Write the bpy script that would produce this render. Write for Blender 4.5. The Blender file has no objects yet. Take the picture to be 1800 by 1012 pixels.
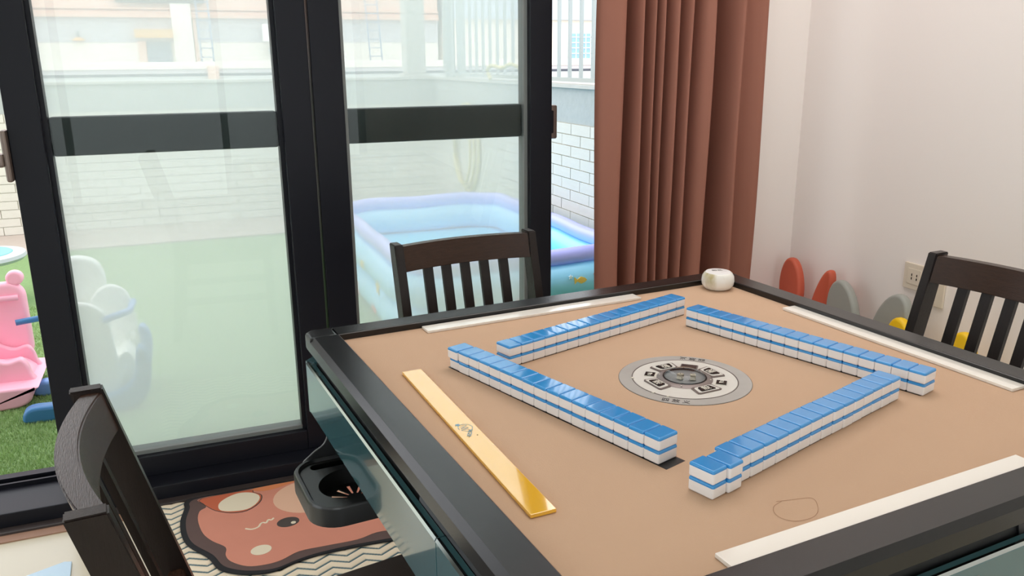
import bpy, bmesh, math, random
from mathutils import Vector, Matrix
random.seed(7)
S = bpy.context.scene
COL = S.collection
PI = math.pi
rad = math.radians

# ------------------------------------------------------------------ camera
CAM = Vector((-0.73418, -1.07407, 1.2690))
YAW, PITCH, ROLL, FPX = rad(21.82), rad(15.467), rad(0.4229), 1455.1
cd = bpy.data.cameras.new('camera'); cam = bpy.data.objects.new('camera', cd); COL.objects.link(cam)
fw = Vector((math.sin(YAW)*math.cos(PITCH), math.cos(YAW)*math.cos(PITCH), -math.sin(PITCH)))
rt = Vector((math.cos(YAW), -math.sin(YAW), 0)); dn = fw.cross(rt)
r2 = rt*math.cos(ROLL) + dn*math.sin(ROLL); d2 = dn*math.cos(ROLL) - rt*math.sin(ROLL)
M = Matrix((r2, -d2, -fw)).transposed().to_4x4(); M.translation = CAM
cam.matrix_world = M
cd.sensor_width = 36.0; cd.lens = 36.0*FPX/1800.0; cd.clip_start = 0.05; cd.clip_end = 300
S.camera = cam

# ------------------------------------------------------------------ world, fill light, exposure
W = bpy.data.worlds.new('world'); S.world = W; W.use_nodes = True
bg = W.node_tree.nodes['Background']
bg.inputs['Color'].default_value = (0.94, 0.96, 1.0, 1); bg.inputs['Strength'].default_value = 2.42
def area(name, loc, size, power, color, rot=(0, 0, 0), sy=None):
    l = bpy.data.lights.new(name, 'AREA'); l.energy = power; l.color = color; l.size = size
    if sy: l.shape = 'RECTANGLE'; l.size_y = sy
    o = bpy.data.objects.new(name, l); o.location = loc; o.rotation_euler = rot; COL.objects.link(o); return o
area('ceiling_fill', (0.55, 0.65, 2.69), 1.4, 22, (1.0, 0.95, 0.925))  # unseen fill light, added to brighten the table and right wall
S.view_settings.view_transform = 'Standard'; S.view_settings.look = 'None'
S.view_settings.exposure = 0.08; S.view_settings.gamma = 1.0; S.view_settings.use_curve_mapping = False
S.cycles.use_denoising = True
S.cycles.max_bounces = 10; S.cycles.diffuse_bounces = 6; S.cycles.transparent_max_bounces = 24
S.cycles.sample_clamp_indirect = 6.0; S.cycles.caustics_reflective = False; S.cycles.caustics_refractive = False

# ------------------------------------------------------------------ materials
def lin(c): return tuple(((x/255.0)/12.92 if x <= 10 else ((x/255.0+0.055)/1.055)**2.4) for x in c)
MATS = {}
def mat(name, rgb, rough=0.5, metal=0.0, spec=0.5, coat=0.0, cior=1.5, var=0.0, scale=20, bump=0.0, bscale=80, stretch=None, trans=0.0):
    if name in MATS: return MATS[name]
    m = bpy.data.materials.new(name); m.use_nodes = True; nt = m.node_tree; b = nt.nodes['Principled BSDF']
    c = lin(rgb)
    b.inputs['Base Color'].default_value = (*c, 1); b.inputs['Roughness'].default_value = rough
    b.inputs['Metallic'].default_value = metal; b.inputs['Specular IOR Level'].default_value = spec
    b.inputs['Coat Weight'].default_value = coat; b.inputs['Coat Roughness'].default_value = 0.04; b.inputs['Coat IOR'].default_value = cior
    tc = nt.nodes.new('ShaderNodeTexCoord'); mp = nt.nodes.new('ShaderNodeMapping')
    if stretch: mp.inputs['Scale'].default_value = stretch
    nt.links.new(tc.outputs['Object'], mp.inputs['Vector'])
    if var > 0:
        n = nt.nodes.new('ShaderNodeTexNoise'); n.inputs['Scale'].default_value = scale; n.inputs['Detail'].default_value = 5
        nt.links.new(mp.outputs['Vector'], n.inputs['Vector'])
        mx = nt.nodes.new('ShaderNodeMix'); mx.data_type = 'RGBA'
        mx.inputs[6].default_value = (*[x*(1-var) for x in c], 1); mx.inputs[7].default_value = (*[min(1, x*(1+var)) for x in c], 1)
        nt.links.new(n.outputs['Fac'], mx.inputs[0]); nt.links.new(mx.outputs[2], b.inputs['Base Color'])
    if bump > 0:
        n2 = nt.nodes.new('ShaderNodeTexNoise'); n2.inputs['Scale'].default_value = bscale; n2.inputs['Detail'].default_value = 4
        nt.links.new(mp.outputs['Vector'], n2.inputs['Vector'])
        bp = nt.nodes.new('ShaderNodeBump'); bp.inputs['Strength'].default_value = bump; bp.inputs['Distance'].default_value = 0.002
        nt.links.new(n2.outputs['Fac'], bp.inputs['Height']); nt.links.new(bp.outputs['Normal'], b.inputs['Normal'])
    if trans > 0:
        out = nt.nodes['Material Output']; t = nt.nodes.new('ShaderNodeBsdfTranslucent'); t.inputs['Color'].default_value = (*c, 1)
        ms = nt.nodes.new('ShaderNodeMixShader'); ms.inputs[0].default_value = trans
        nt.links.new(b.outputs[0], ms.inputs[1]); nt.links.new(t.outputs[0], ms.inputs[2]); nt.links.new(ms.outputs[0], out.inputs['Surface'])
    MATS[name] = m; return m
def glass_mat(name, tint=(0.94, 0.965, 0.955), haze=0.02):
    m = bpy.data.materials.new(name); m.use_nodes = True; nt = m.node_tree; nt.nodes.clear()
    out = nt.nodes.new('ShaderNodeOutputMaterial'); t = nt.nodes.new('ShaderNodeBsdfTransparent'); t.inputs[0].default_value = (*tint, 1)
    g = nt.nodes.new('ShaderNodeBsdfGlossy'); g.inputs['Roughness'].default_value = 0.0; g.inputs['Color'].default_value = (1, 1, 1, 1)
    fr = nt.nodes.new('ShaderNodeFresnel'); fr.inputs['IOR'].default_value = 1.26
    mx = nt.nodes.new('ShaderNodeMixShader'); nt.links.new(fr.outputs[0], mx.inputs[0]); nt.links.new(t.outputs[0], mx.inputs[1]); nt.links.new(g.outputs[0], mx.inputs[2])
    d = nt.nodes.new('ShaderNodeBsdfTranslucent'); d.inputs[0].default_value = (0.8, 0.85, 0.85, 1)
    m2 = nt.nodes.new('ShaderNodeMixShader'); m2.inputs[0].default_value = haze
    nt.links.new(mx.outputs[0], m2.inputs[1]); nt.links.new(d.outputs[0], m2.inputs[2]); nt.links.new(m2.outputs[0], out.inputs[0])
    return m
def screen_mat(name, cover):
    # fine pale insect mesh: threads scatter daylight, gaps let the view through
    m = bpy.data.materials.new(name); m.use_nodes = True; nt = m.node_tree; nt.nodes.clear()
    out = nt.nodes.new('ShaderNodeOutputMaterial'); t = nt.nodes.new('ShaderNodeBsdfTransparent')
    d = nt.nodes.new('ShaderNodeBsdfTranslucent'); d.inputs[0].default_value = (0.90, 0.915, 0.90, 1)
    d2_ = nt.nodes.new('ShaderNodeBsdfDiffuse'); d2_.inputs[0].default_value = (0.8, 0.84, 0.82, 1)
    a = nt.nodes.new('ShaderNodeMixShader'); a.inputs[0].default_value = 0.3
    nt.links.new(d.outputs[0], a.inputs[1]); nt.links.new(d2_.outputs[0], a.inputs[2])
    x = nt.nodes.new('ShaderNodeMixShader'); x.inputs[0].default_value = cover
    nt.links.new(t.outputs[0], x.inputs[1]); nt.links.new(a.outputs[0], x.inputs[2]); nt.links.new(x.outputs[0], out.inputs[0])
    return m

m_wall = mat('wall_paint', (245, 238, 234), 0.75, bump=0.06, bscale=120)
m_ceil = mat('ceiling_paint', (240, 238, 234), 0.8)
m_floor = mat('cream_floor', (206, 197, 174), 0.22, var=0.04, scale=4)
m_alu = mat('black_aluminium', (22, 23, 30), 0.42, spec=0.2, bump=0.03, bscale=600)
m_alu2 = mat('dark_rail_aluminium', (28, 40, 40), 0.42, spec=0.4)
m_brown = mat('bronze_trim', (58, 50, 48), 0.45)
m_glass = glass_mat('window_glass')
m_screen = screen_mat('insect_mesh', 0.43)
m_gasket = mat('grey_gasket', (120, 124, 122), 0.4)
m_handle = mat('champagne_handle', (122, 108, 100), 0.35, metal=0.6)
m_curtain = mat('curtain_cloth', (160, 108, 92), 0.78, spec=0.25, bump=0.12, bscale=900, trans=0.12)
m_brick = mat('pale_wall_brick', (216, 212, 200), 0.8, var=0.05, scale=9, bump=0.5, bscale=60, stretch=(1, 1, 6))
m_mortar = mat('grey_mortar', (212, 210, 198), 0.9)
m_stucco = mat('grey_stucco', (176, 180, 176), 0.9, var=0.10, scale=30, bump=1.0, bscale=70)
m_conc = mat('concrete', (196, 194, 186), 0.85, var=0.08, scale=10, bump=0.3, bscale=50)
m_turf = mat('turf_base', (124, 152, 98), 0.95, var=0.18, scale=60, bump=1.0, bscale=300)
m_blade = mat('turf_blade', (164, 190, 128), 0.8, var=0.2, scale=8)
m_pave = mat('pinkish_paving', (182, 168, 156), 0.85, var=0.06)
m_rail = mat('grey_railing', (176, 184, 182), 0.5)
m_felt = mat('tan_felt', (197, 165, 139), 0.92, spec=0.15, var=0.035, scale=7, bump=0.16, bscale=520)
m_rim = mat('graphite_rim', (24, 25, 26), 0.23, spec=0.45, bump=0.05, bscale=900)
m_black = mat('black_plastic', (16, 17, 18), 0.38)
m_tray = mat('satin_black_tray', (24, 24, 25), 0.40, spec=0.9)
m_lip = mat('black_lip', (14, 14, 15), 0.3)
m_teal = mat('teal_gloss_panel', (68, 106, 112), 0.1, spec=0.6, coat=0.7)
m_chrome = mat('chrome_trim', (190, 198, 198), 0.12, metal=1.0)
m_white_t = mat('tile_white', (238, 236, 236), 0.22, spec=0.5)
m_blue_t = mat('tile_blue', (44, 146, 216), 0.14, spec=0.5, coat=0.6, cior=1.5)
m_white_r = mat('ruler_white', (243, 238, 230), 0.12, spec=0.5, coat=0.6, cior=1.6)
m_yellow_r = mat('ruler_yellow', (246, 186, 30), 0.10, spec=0.55, coat=1.0, cior=2.2)
m_wood = mat('dark_wood', (34, 25, 22), 0.30, spec=0.3, var=0.3, scale=14, bump=0.28, bscale=60, stretch=(18, 18, 1.6))
m_woodh = mat('dark_wood_across', (56, 37, 27), 0.25, spec=0.3, var=0.3, scale=14, bump=0.28, bscale=60, stretch=(18, 1.6, 18))
m_seat = mat('brown_seat', (70, 58, 52), 0.45, bump=0.35, bscale=70, stretch=(22, 1, 22))
m_steel = mat('brushed_ring', (176, 172, 168), 0.3, var=0.14, scale=28)
m_plate = mat('pearl_plate', (218, 214, 208), 0.35, var=0.05, scale=60)
m_keyframe = mat('taupe_bezel', (120, 108, 104), 0.35, metal=0.3)
m_key = mat('black_key', (22, 20, 20), 0.25)
m_mark = mat('pale_marking', (225, 218, 206), 0.5)
m_ink = mat('dark_ink', (48, 42, 42), 0.6)
m_inkb = mat('blue_grey_ink', (128, 168, 190), 0.5)
m_dome = glass_mat('dome_glass', (0.9, 0.92, 0.93), 0.03)
m_dish = mat('grey_dish', (150, 150, 150), 0.4)
m_ivory = mat('ivory_die', (226, 214, 190), 0.35)
m_outlet = mat('cream_socket', (226, 214, 196), 0.35)
m_or = mat('coral_plastic', (200, 92, 66), 0.55)
m_gy = mat('grey_plastic', (158, 160, 154), 0.55)
m_yl = mat('yellow_plastic', (246, 200, 24), 0.5)
m_pink = mat('pink_plastic', (255, 186, 206), 0.4)
m_pblue = mat('toy_blue', (62, 122, 176), 0.4)
m_pwhite = mat('toy_white', (252, 252, 246), 0.4)
m_pale_blue = mat('toy_pale_blue', (120, 160, 220), 0.4)
m_tealtoy = mat('toy_teal', (120, 190, 188), 0.4)
m_pool_rim = mat('pool_lavender', (178, 182, 252), 0.25, spec=0.5)
m_pool = mat('pool_aqua', (150, 222, 255), 0.25, spec=0.5)
m_water = mat('pool_water', (100, 214, 246), 0.08, spec=0.5)
m_hose = mat('hose_cream', (226, 210, 150), 0.5)
m_rug_edge = mat('mat_binding', (24, 24, 28), 0.9)
m_rug_brown = mat('mat_brown', (96, 76, 72), 0.95, var=0.05, scale=40)
m_rug_pink = mat('mat_coral', (214, 142, 120), 0.95, var=0.05, scale=12)
m_rug_red = mat('mat_rust', (200, 104, 72), 0.95)
m_rug_orange = mat('mat_orange', (220, 136, 88), 0.95)
m_rug_cream = mat('mat_cream', (234, 222, 196), 0.95)
m_rug_peach = mat('mat_peach', (230, 186, 158), 0.95)
m_rug_eye = mat('mat_grey', (74, 66, 62), 0.95)
m_paleblue = mat('daylight_patch_blue', (196, 222, 240), 0.5)
m_bcream = mat('facade_cream', (244, 234, 222), 0.85)
m_bgrey = mat('facade_grey', (200, 196, 200), 0.85)
m_bpeach = mat('facade_peach', (236, 196, 176), 0.85)
m_bmould = mat('facade_moulding', (232, 186, 164), 0.8)
m_bdoor = mat('facade_door', (140, 146, 158), 0.7)
m_bawn = mat('awning_orange', (232, 180, 112), 0.7)
m_bwin = mat('far_window', (150, 190, 214), 0.3)
m_bblue = mat('far_roof', (196, 206, 216), 0.7)
m_ladder = mat('ladder_grey', (140, 156, 182), 0.5)
m_sign = mat('grey_sign', (96, 92, 90), 0.6)

# ------------------------------------------------------------------ helpers
def link(name, me, m, parent=None, smooth=False):
    o = bpy.data.objects.new(name, me); COL.objects.link(o)
    if m and not me.materials: me.materials.append(m)
    if parent: o.parent = parent
    if smooth: me.polygons.foreach_set('use_smooth', [True]*len(me.polygons))
    return o
def from_bm(name, bm, m, parent=None, smooth=False, autosmooth=False):
    bmesh.ops.recalc_face_normals(bm, faces=bm.faces)
    me = bpy.data.meshes.new(name); bm.to_mesh(me); bm.free()
    o = link(name, me, m, parent, smooth)
    if autosmooth: weighted(me)
    return o
def weighted(me, ang=38):
    me.polygons.foreach_set('use_smooth', [True]*len(me.polygons)); ca = math.cos(rad(ang))
    at = [[] for _ in me.vertices]; N = [p.normal.copy() for p in me.polygons]; A = [p.area for p in me.polygons]
    for p in me.polygons:
        for v in p.vertices: at[v].append(p.index)
    out = [None]*len(me.loops)
    for p in me.polygons:
        n0 = N[p.index]
        for li in p.loop_indices:
            a = Vector((0, 0, 0))
            for f in at[me.loops[li].vertex_index]:
                if N[f].dot(n0) > ca: a += N[f]*A[f]
            out[li] = a.normalized() if a.length > 1e-12 else n0
    me.normals_split_custom_set(out)
def bm_box(x0, y0, z0, x1, y1, z1, bev=0.0, seg=2, bm=None):
    b = bmesh.new()
    bmesh.ops.create_cube(b, size=1.0)
    for v in b.verts:
        v.co = Vector(((x0+x1)/2+v.co.x*(x1-x0), (y0+y1)/2+v.co.y*(y1-y0), (z0+z1)/2+v.co.z*(z1-z0)))
    if bev > 0: bmesh.ops.bevel(b, geom=list(b.edges), offset=bev, segments=seg, affect='EDGES', profile=0.5)
    if bm is None: return b
    tmp = bpy.data.meshes.new('t'); b.to_mesh(tmp); b.free(); bm.from_mesh(tmp); bpy.data.meshes.remove(tmp); return bm
def box(name, a, b, m, parent=None, bev=0.0, seg=2):
    return from_bm(name, bm_box(*a, *b, bev, seg), m, parent, autosmooth=bev > 0)
def bm_prism(poly, lo, hi, axis='z', bev=0.0, seg=2, only_top=False):
    bm = bmesh.new()
    def P(u, v, w): return (u, v, w) if axis == 'z' else (u, w, v) if axis == 'y' else (w, u, v)
    bot = [bm.verts.new(P(u, v, lo)) for u, v in poly]; top = [bm.verts.new(P(u, v, hi)) for u, v in poly]
    n = len(poly); fb = bm.faces.new(bot[::-1]); ft = bm.faces.new(top)
    for i in range(n): bm.faces.new((bot[i], bot[(i+1) % n], top[(i+1) % n], top[i]))
    bmesh.ops.recalc_face_normals(bm, faces=bm.faces)
    if bev > 0:
        es = list(ft.edges) + ([] if only_top else list(fb.edges))
        bmesh.ops.bevel(bm, geom=es, offset=bev, segments=seg, affect='EDGES', profile=0.5)
    return bm
def prism(name, poly, lo, hi, m, parent=None, axis='z', bev=0.0, seg=2):
    return from_bm(name, bm_prism(poly, lo, hi, axis, bev, seg), m, parent, autosmooth=True)
def rrect(x0, y0, x1, y1, r, n=6):
    out = []
    for cx, cy, a0 in ((x1-r, y1-r, 0), (x0+r, y1-r, 90), (x0+r, y0+r, 180), (x1-r, y0+r, 270)):
        for i in range(n+1):
            a = rad(a0 + 90*i/n); out.append((cx+r*math.cos(a), cy+r*math.sin(a)))
    return out
def ellipse(cx, cy, a, b, rot=0, n=28):
    c, s = math.cos(rot), math.sin(rot)
    return [(cx+c*a*math.cos(t)-s*b*math.sin(t), cy+s*a*math.cos(t)+c*b*math.sin(t)) for t in [2*PI*i/n for i in range(n)]]
def smooth_poly(pts, n=6, closed=True):
    out = []; N = len(pts)
    R = range(N) if closed else range(N-1)
    for i in R:
        g = (lambda k: pts[k % N]) if closed else (lambda k: pts[max(0, min(N-1, k))])
        p0, p1, p2, p3 = g(i-1), g(i), g(i+1), g(i+2)
        for j in range(n):
            t = j/n
            out.append(tuple(0.5*(2*b+(c-a)*t+(2*a-5*b+4*c-d)*t*t+(-a+3*b-3*c+d)*t**3) for a, b, c, d in zip(p0, p1, p2, p3)))
    if not closed: out.append(tuple(pts[-1]))
    return out
def lathe(name, prof, m, parent=None, n=40, loc=(0, 0, 0), cap=True):
    bm = bmesh.new(); rings = []
    for r, z in prof:
        if r < 1e-6: rings.append([bm.verts.new((loc[0], loc[1], loc[2]+z))])
        else: rings.append([bm.verts.new((loc[0]+r*math.cos(2*PI*i/n), loc[1]+r*math.sin(2*PI*i/n), loc[2]+z)) for i in range(n)])
    for a, b in zip(rings, rings[1:]):
        if len(a) == 1 and len(b) == 1: continue
        for i in range(n):
            if len(a) == 1: bm.faces.new((a[0], b[i], b[(i+1) % n]))
            elif len(b) == 1: bm.faces.new((a[i], a[(i+1) % n], b[0]))
            else: bm.faces.new((a[i], a[(i+1) % n], b[(i+1) % n], b[i]))
    return from_bm(name, bm, m, parent, autosmooth=True)
def bm_tube(pts, r, n=8, closed=False, bm=None, squash=1.0):
    bm = bm or bmesh.new(); pts = [Vector(p) for p in pts]; N = len(pts); rings = []
    up = Vector((0, 0, 1))
    for i, p in enumerate(pts):
        a = pts[(i-1) % N] if closed else pts[max(i-1, 0)]; b = pts[(i+1) % N] if closed else pts[min(i+1, N-1)]
        t = (b-a).normalized(); s = t.cross(up)
        if s.length < 1e-3: s = t.cross(Vector((1, 0, 0)))
        s.normalize(); u = s.cross(t); rr = r[i] if isinstance(r, (list, tuple)) else r
        rings.append([bm.verts.new(p + s*rr*math.cos(2*PI*k/n) + u*rr*squash*math.sin(2*PI*k/n)) for k in range(n)])
    K = N if closed else N-1
    for i in range(K):
        A, B = rings[i], rings[(i+1) % N]
        for k in range(n): bm.faces.new((A[k], A[(k+1) % n], B[(k+1) % n], B[k]))
    if not closed: bm.faces.new(rings[0][::-1]); bm.faces.new(rings[-1])
    return bm
def tube(name, pts, r, m, parent=None, n=8, closed=False, squash=1.0):
    return from_bm(name, bm_tube(pts, r, n, closed, None, squash), m, parent, smooth=True)
def empty(name, loc, rz=0.0):
    o = bpy.data.objects.new(name, None); o.empty_display_size = 0.05; COL.objects.link(o); o.location = loc; o.rotation_euler = (0, 0, rz); return o
def tag(o, label, cat, group=None):
    o['label'] = label; o['category'] = cat
    if group: o['group'] = group
    return o
def struct(o): o['kind'] = 'structure'; return o
def text(name, body, size, loc, rot, m, parent, ext=0.0002, align='CENTER'):
    c = bpy.data.curves.new(name, 'FONT'); c.body = body; c.size = size; c.extrude = ext; c.align_x = align; c.align_y = 'CENTER'
    o = bpy.data.objects.new(name, c); COL.objects.link(o)
    me = bpy.data.meshes.new_from_object(o.evaluated_get(bpy.context.evaluated_depsgraph_get())); me.materials.clear()
    bpy.data.objects.remove(o); me.materials.append(m); o = bpy.data.objects.new(name, me); COL.objects.link(o)
    o.location = loc; o.rotation_euler = rot
    if parent: o.parent = parent
    return o

# ------------------------------------------------------------------ room shell
WY = 1.45          # inner face of the window wall
WX = 1.45          # inner face of the right wall
struct(box('floor', (-3.4, -4.2, -0.12), (1.6, 1.62, 0.0), m_floor))
struct(box('ceiling', (-3.4, -4.2, 2.72), (1.6, 1.62, 2.86), m_ceil))
struct(box('wall_right', (WX, -4.2, 0.0), (WX+0.15, 1.62, 2.72), m_wall))
wl = bm_box(-3.4, -4.2, 0.0, -3.25, -3.4, 2.72); bm_box(-3.4, 0.9, 0, -3.25, 1.62, 2.72, bm=wl); bm_box(-3.4, -3.4, 2.4, -3.25, .9, 2.72, bm=wl)
struct(from_bm('wall_left', wl, m_wall))
w1 = struct(empty('fill_window_1', (-3.33, 0, 0)))  # unseen window, added so daylight reaches the right wall
for yy in (-3.4, -1.98, -0.57, .84): box('mullion', (-.04, yy, 0.0), (.04, yy+.06, 2.4), m_alu, w1, .004)
box('window_rail', (-.04, -3.34, 2.34), (.04, .84, 2.4), m_alu, w1); box('window_rail', (-.04, -3.34, 0), (.04, .84, .06), m_alu, w1)
box('pane', (-.004, -3.34, .06), (.0, .84, 2.34), m_glass, w1)
wf = bm_box(-3.25, -4.2, 0.0, -2.9, -4.05, 2.72); bm_box(1.0, -4.2, 0, WX, -4.05, 2.72, bm=wf); bm_box(-2.9, -4.2, 2.4, 1.0, -4.05, 2.72, bm=wf)
struct(from_bm('wall_front', wf, m_wall))
w2 = struct(empty('fill_window_2', (0, -4.12, 0)))  # unseen window behind the camera, added to light the near tile faces
for xx in (-2.9, -1.62, -.33, .94): box('mullion', (xx, -.04, 0.0), (xx+.06, .04, 2.4), m_alu, w2, .004)
box('window_rail', (-2.84, -.04, 2.34), (.94, .04, 2.4), m_alu, w2); box('window_rail', (-2.84, -.04, 0), (.94, .04, .06), m_alu, w2)
box('pane', (-2.84, -.004, .06), (.94, .0, 2.34), m_glass, w2)
wb = bm_box(1.12, WY, 0.0, WX, WY+0.17, 2.72); bm_box(-3.25, WY, 0, -2.3, WY+0.17, 2.72, bm=wb); bm_box(-2.3, WY, 2.32, 1.12, WY+0.17, 2.72, bm=wb)
struct(from_bm('wall_back', wb, m_wall))
# fixed door frame with its threshold
fr = struct(empty('door_3', (0, 0, 0))); fr.name = 'door_3'
box('threshold', (-2.3, 1.372, 0.0), (1.12, 1.64, 0.053), m_alu, fr, 0.004)
box('track_rail', (-2.3, 1.575, 0.053), (1.12, 1.583, 0.066), m_alu, fr)
box('track_rail', (-2.3, 1.535, 0.053), (1.12, 1.543, 0.066), m_alu, fr)
box('jamb', (1.04, 1.44, 0.0), (1.12, 1.64, 2.32), m_alu, fr, 0.004)
box('jamb', (-2.3, 1.44, 0.0), (-2.22, 1.64, 2.32), m_alu, fr, 0.004)
box('head', (-2.3, 1.44, 2.25), (1.12, 1.64, 2.32), m_alu, fr, 0.004)
struct(box('trim_3', (-2.3, 1.302, 0.0), (-.9, 1.34, 0.004), mat('brown_strip', (158, 122, 100), 0.5)))
struct(box('trim_1', (-2.3, 1.34, 0.0), (1.12, 1.372, 0.012), m_brown, None, 0.003))

def sash(name, x0, s0, x1, s1, handle_x, hside):
    d = struct(empty(name, (0, 0, 0)))
    y0, y1 = 1.45, 1.525; zb, zt = 0.053, 2.25
    box('stile', (x0, y0, zb), (x0+s0, y1, zt), m_alu, d, 0.004)
    box('stile', (x1-s1, y0, zb), (x1, y1, zt), m_alu, d, 0.004)
    box('bottom_rail', (x0+s0, y0, zb), (x1-s1, y1, 0.118), m_alu, d, 0.003)
    box('top_rail', (x0+s0, y0, 2.17), (x1-s1, y1, zt), m_alu, d, 0.003)
    a, b = x0+s0, x1-s1
    box('glazing_bead', (a, 1.474, 0.118), (a+0.012, 1.522, 2.17), m_gasket if hside > 0 else m_alu, d)
    box('glazing_bead', (b-0.012, 1.474, 0.118), (b, 1.522, 2.17), m_gasket if hside > 0 else m_alu, d)
    box('glazing_bead', (a+0.012, 1.474, 0.118), (b-0.012, 1.522, 0.13), m_gasket, d)
    box('glass_pane', (a+0.008, 1.488, 0.125), (b-0.008, 1.489, 2.17), m_glass, d)
    box('mid_rail', (a+0.012, 1.498, 1.02), (b-0.012, 1.535, 1.126), m_alu2, d, 0.006)
    # insect screen sliding outside the sash
    sb = bm_box(x0+0.02, 1.56, 0.066, x0+s0-0.004, 1.585, 2.25); bm_box(b+0.024, 1.56, 0.066, b+0.06, 1.585, 2.25, bm=sb)
    bm_box(x0+s0-0.004, 1.56, 0.066, b+0.024, 1.585, 0.10, bm=sb)
    from_bm('screen_frame', sb, m_alu2, d)
    box('insect_screen', (x0+s0-0.01, 1.571, 0.095), (b+0.03, 1.572, 2.25), m_screen, d)
    h = box('handle_plate', (handle_x-0.016, 1.43, 0.965) if hside < 0 else (handle_x-0.01, 1.455, 1.012),
            (handle_x, 1.475, 1.10) if hside < 0 else (handle_x+0.022, 1.50, 1.122), m_handle, d, 0.006)
    if hside < 0: from_bm('thumb_turn', bm_box(handle_x-0.034, 1.425, 1.005, handle_x-0.014, 1.46, 1.04, 0.006), m_handle, d, autosmooth=True)
    else: box('lock_cover', (handle_x-0.004, 1.452, 1.03), (handle_x+0.008, 1.50, 1.105), m_alu, d, 0.004)
    return d
sash('door_1', -1.14, 0.082, -0.353, 0.085, -1.14, -1)
sash('door_2', -0.346, 0.09, 0.423, 0.078, 0.423, 1)

# curtain
cp = [(.513, 1.305), (.52, 1.285), (.55, 1.272), (.585, 1.268), (.60, 1.30), (.608, 1.35), (.622, 1.352), (.635, 1.28), (.648, 1.265), (.658, 1.33), (.668, 1.35), (.682, 1.28), (.693, 1.268), (.70, 1.33),
      (.708, 1.345), (.716, 1.28), (.727, 1.268), (.737, 1.34), (.748, 1.352), (.760, 1.28), (.776, 1.262), (.788, 1.34), (.797, 1.358), (.808, 1.28), (.822, 1.262), (.834, 1.345), (.846, 1.358), (.862, 1.285), (.886, 1.262), (.903, 1.268),
      (.915, 1.345), (.94, 1.415), (.965, 1.415), (.985, 1.31), (.999, 1.258), (1.012, 1.255), (1.022, 1.30), (1.05, 1.318), (1.085, 1.30), (1.115, 1.288), (1.137, 1.30), (1.135, 1.34)]
cpl = smooth_poly(cp, 5, False)
bm = bmesh.new(); rows = []; NZ = 28
for k in range(NZ+1):
    z = 0.03 + 2.57*k/NZ; f = (z-0.03)/2.57
    rows.append([bm.verts.new((x + 0.004*math.sin(9*x*3+z*2.3) + 0.012*(1-f)*math.sin(z*1.7+x*5), 1.31+(y-1.31)*(1.25-0.15*f)+0.003*math.sin(z*5+x*40), z)) for x, y in cpl])
for A, B in zip(rows, rows[1:]):
    for i in range(len(A)-1): bm.faces.new((A[i], A[i+1], B[i+1], B[i]))
cu = from_bm('curtain', bm, m_curtain, None, smooth=True)
sm = cu.modifiers.new('s', 'SOLIDIFY'); sm.thickness = 0.003
tag(cu, 'brown pleated floor-length curtain hanging beside the glass door', 'curtain')
rod = tag(empty('curtain_rail', (0, 0, 0)), 'white curtain rail under the ceiling above the glass door', 'curtain rail')
box('track', (-2.3, 1.29, 2.60), (1.3, 1.33, 2.63), m_ceil, rod, 0.004)
box('bracket', (1.2, 1.29, 2.63), (1.22, 1.33, 2.72), m_ceil, rod); box('bracket', (-2.2, 1.29, 2.63), (-2.18, 1.33, 2.72), m_ceil, rod)

# ------------------------------------------------------------------ outside: patio
struct(box('floor_patio', (-6.0, 1.62, -0.15), (1.42, 5.36, -0.012), m_turf))
struct(box('trim_2', (-6.0, 5.36, -0.15), (1.42, 6.1, 0.0), m_pave))
def brick_wall(name, along, x0, x1, face, zt, depth):
    """brick wall with separate bricks; along = 'x' (face at y) or 'y' (face at x)"""
    w = struct(empty(name, (0, 0, 0)))
    def bx(nm, a0, a1, z0, z1, d0, d1, m, bev=0):
        return box(nm, (a0, face+d0, z0), (a1, face+d1, z1), m, w, bev) if along == 'x' else box(nm, (face+d0, a0, z0), (face+d1, a1, z1), m, w, bev)
    bx('mortar', x0, x1, -0.1, zt, 0.004, depth, m_mortar)
    L, Hh, J, JZ = 0.245, 0.0645, 0.006, 0.005
    half = {}
    def piece(key, length):
        if key in half: return half[key]
        b = bm_box(-length/2+J/2, -0.006, JZ/2, length/2-J/2, 0.006, Hh-JZ/2) if along == 'x' else bm_box(-0.006, -length/2+J/2, JZ/2, 0.006, length/2-J/2, Hh-JZ/2)
        bmesh.ops.recalc_face_normals(b, faces=b.faces)
        me = bpy.data.meshes.new('brick'); b.to_mesh(me); b.free(); me.materials.append(m_brick); half[key] = me; return me
    rows_ = int(zt/Hh)
    for r in range(rows_):
        a = x0 - (L/2 if r % 2 else 0)
        while a < x1-0.02:
            lo, hi = max(a, x0), min(a+L, x1); ln = round(hi-lo, 3)
            if ln > 0.03:
                o = bpy.data.objects.new('brick', piece(ln, ln)); COL.objects.link(o); o.parent = w
                c = (lo+hi)/2; dd = random.uniform(-0.0015, 0.0015)
                o.location = (c, face+dd, r*Hh) if along == 'x' else (face+dd, c, r*Hh)
            a += L
    return w, bx, rows_*Hh
wA, bxA, top = brick_wall('wall_patio_back', 'x', -2.75, 1.42, 6.1, 0.905, 0.2)
bxA('stucco_band', -6.0, 1.42, top, 1.105, 0.0, 0.2, m_stucco); bxA('coping', -6.0, 1.42, 1.105, 1.125, -0.02, 0.22, m_conc); bxA('mortar', -6.0, -2.75, -0.1, top, 0, 0.2, m_mortar)
wB, bxB, top = brick_wall('wall_patio_right', 'y', 2.0, 6.094, 1.42, 0.905, 0.2)
bxB('stucco_band', 1.63, 6.3, top, 1.105, 0.0, 0.2, m_stucco); bxB('coping', 1.63, 6.3, 1.105, 1.125, -0.02, 0.22, m_conc); bxB('mortar', 1.63, 2.0, -0.1, top, 0, 0.2, m_mortar)
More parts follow.
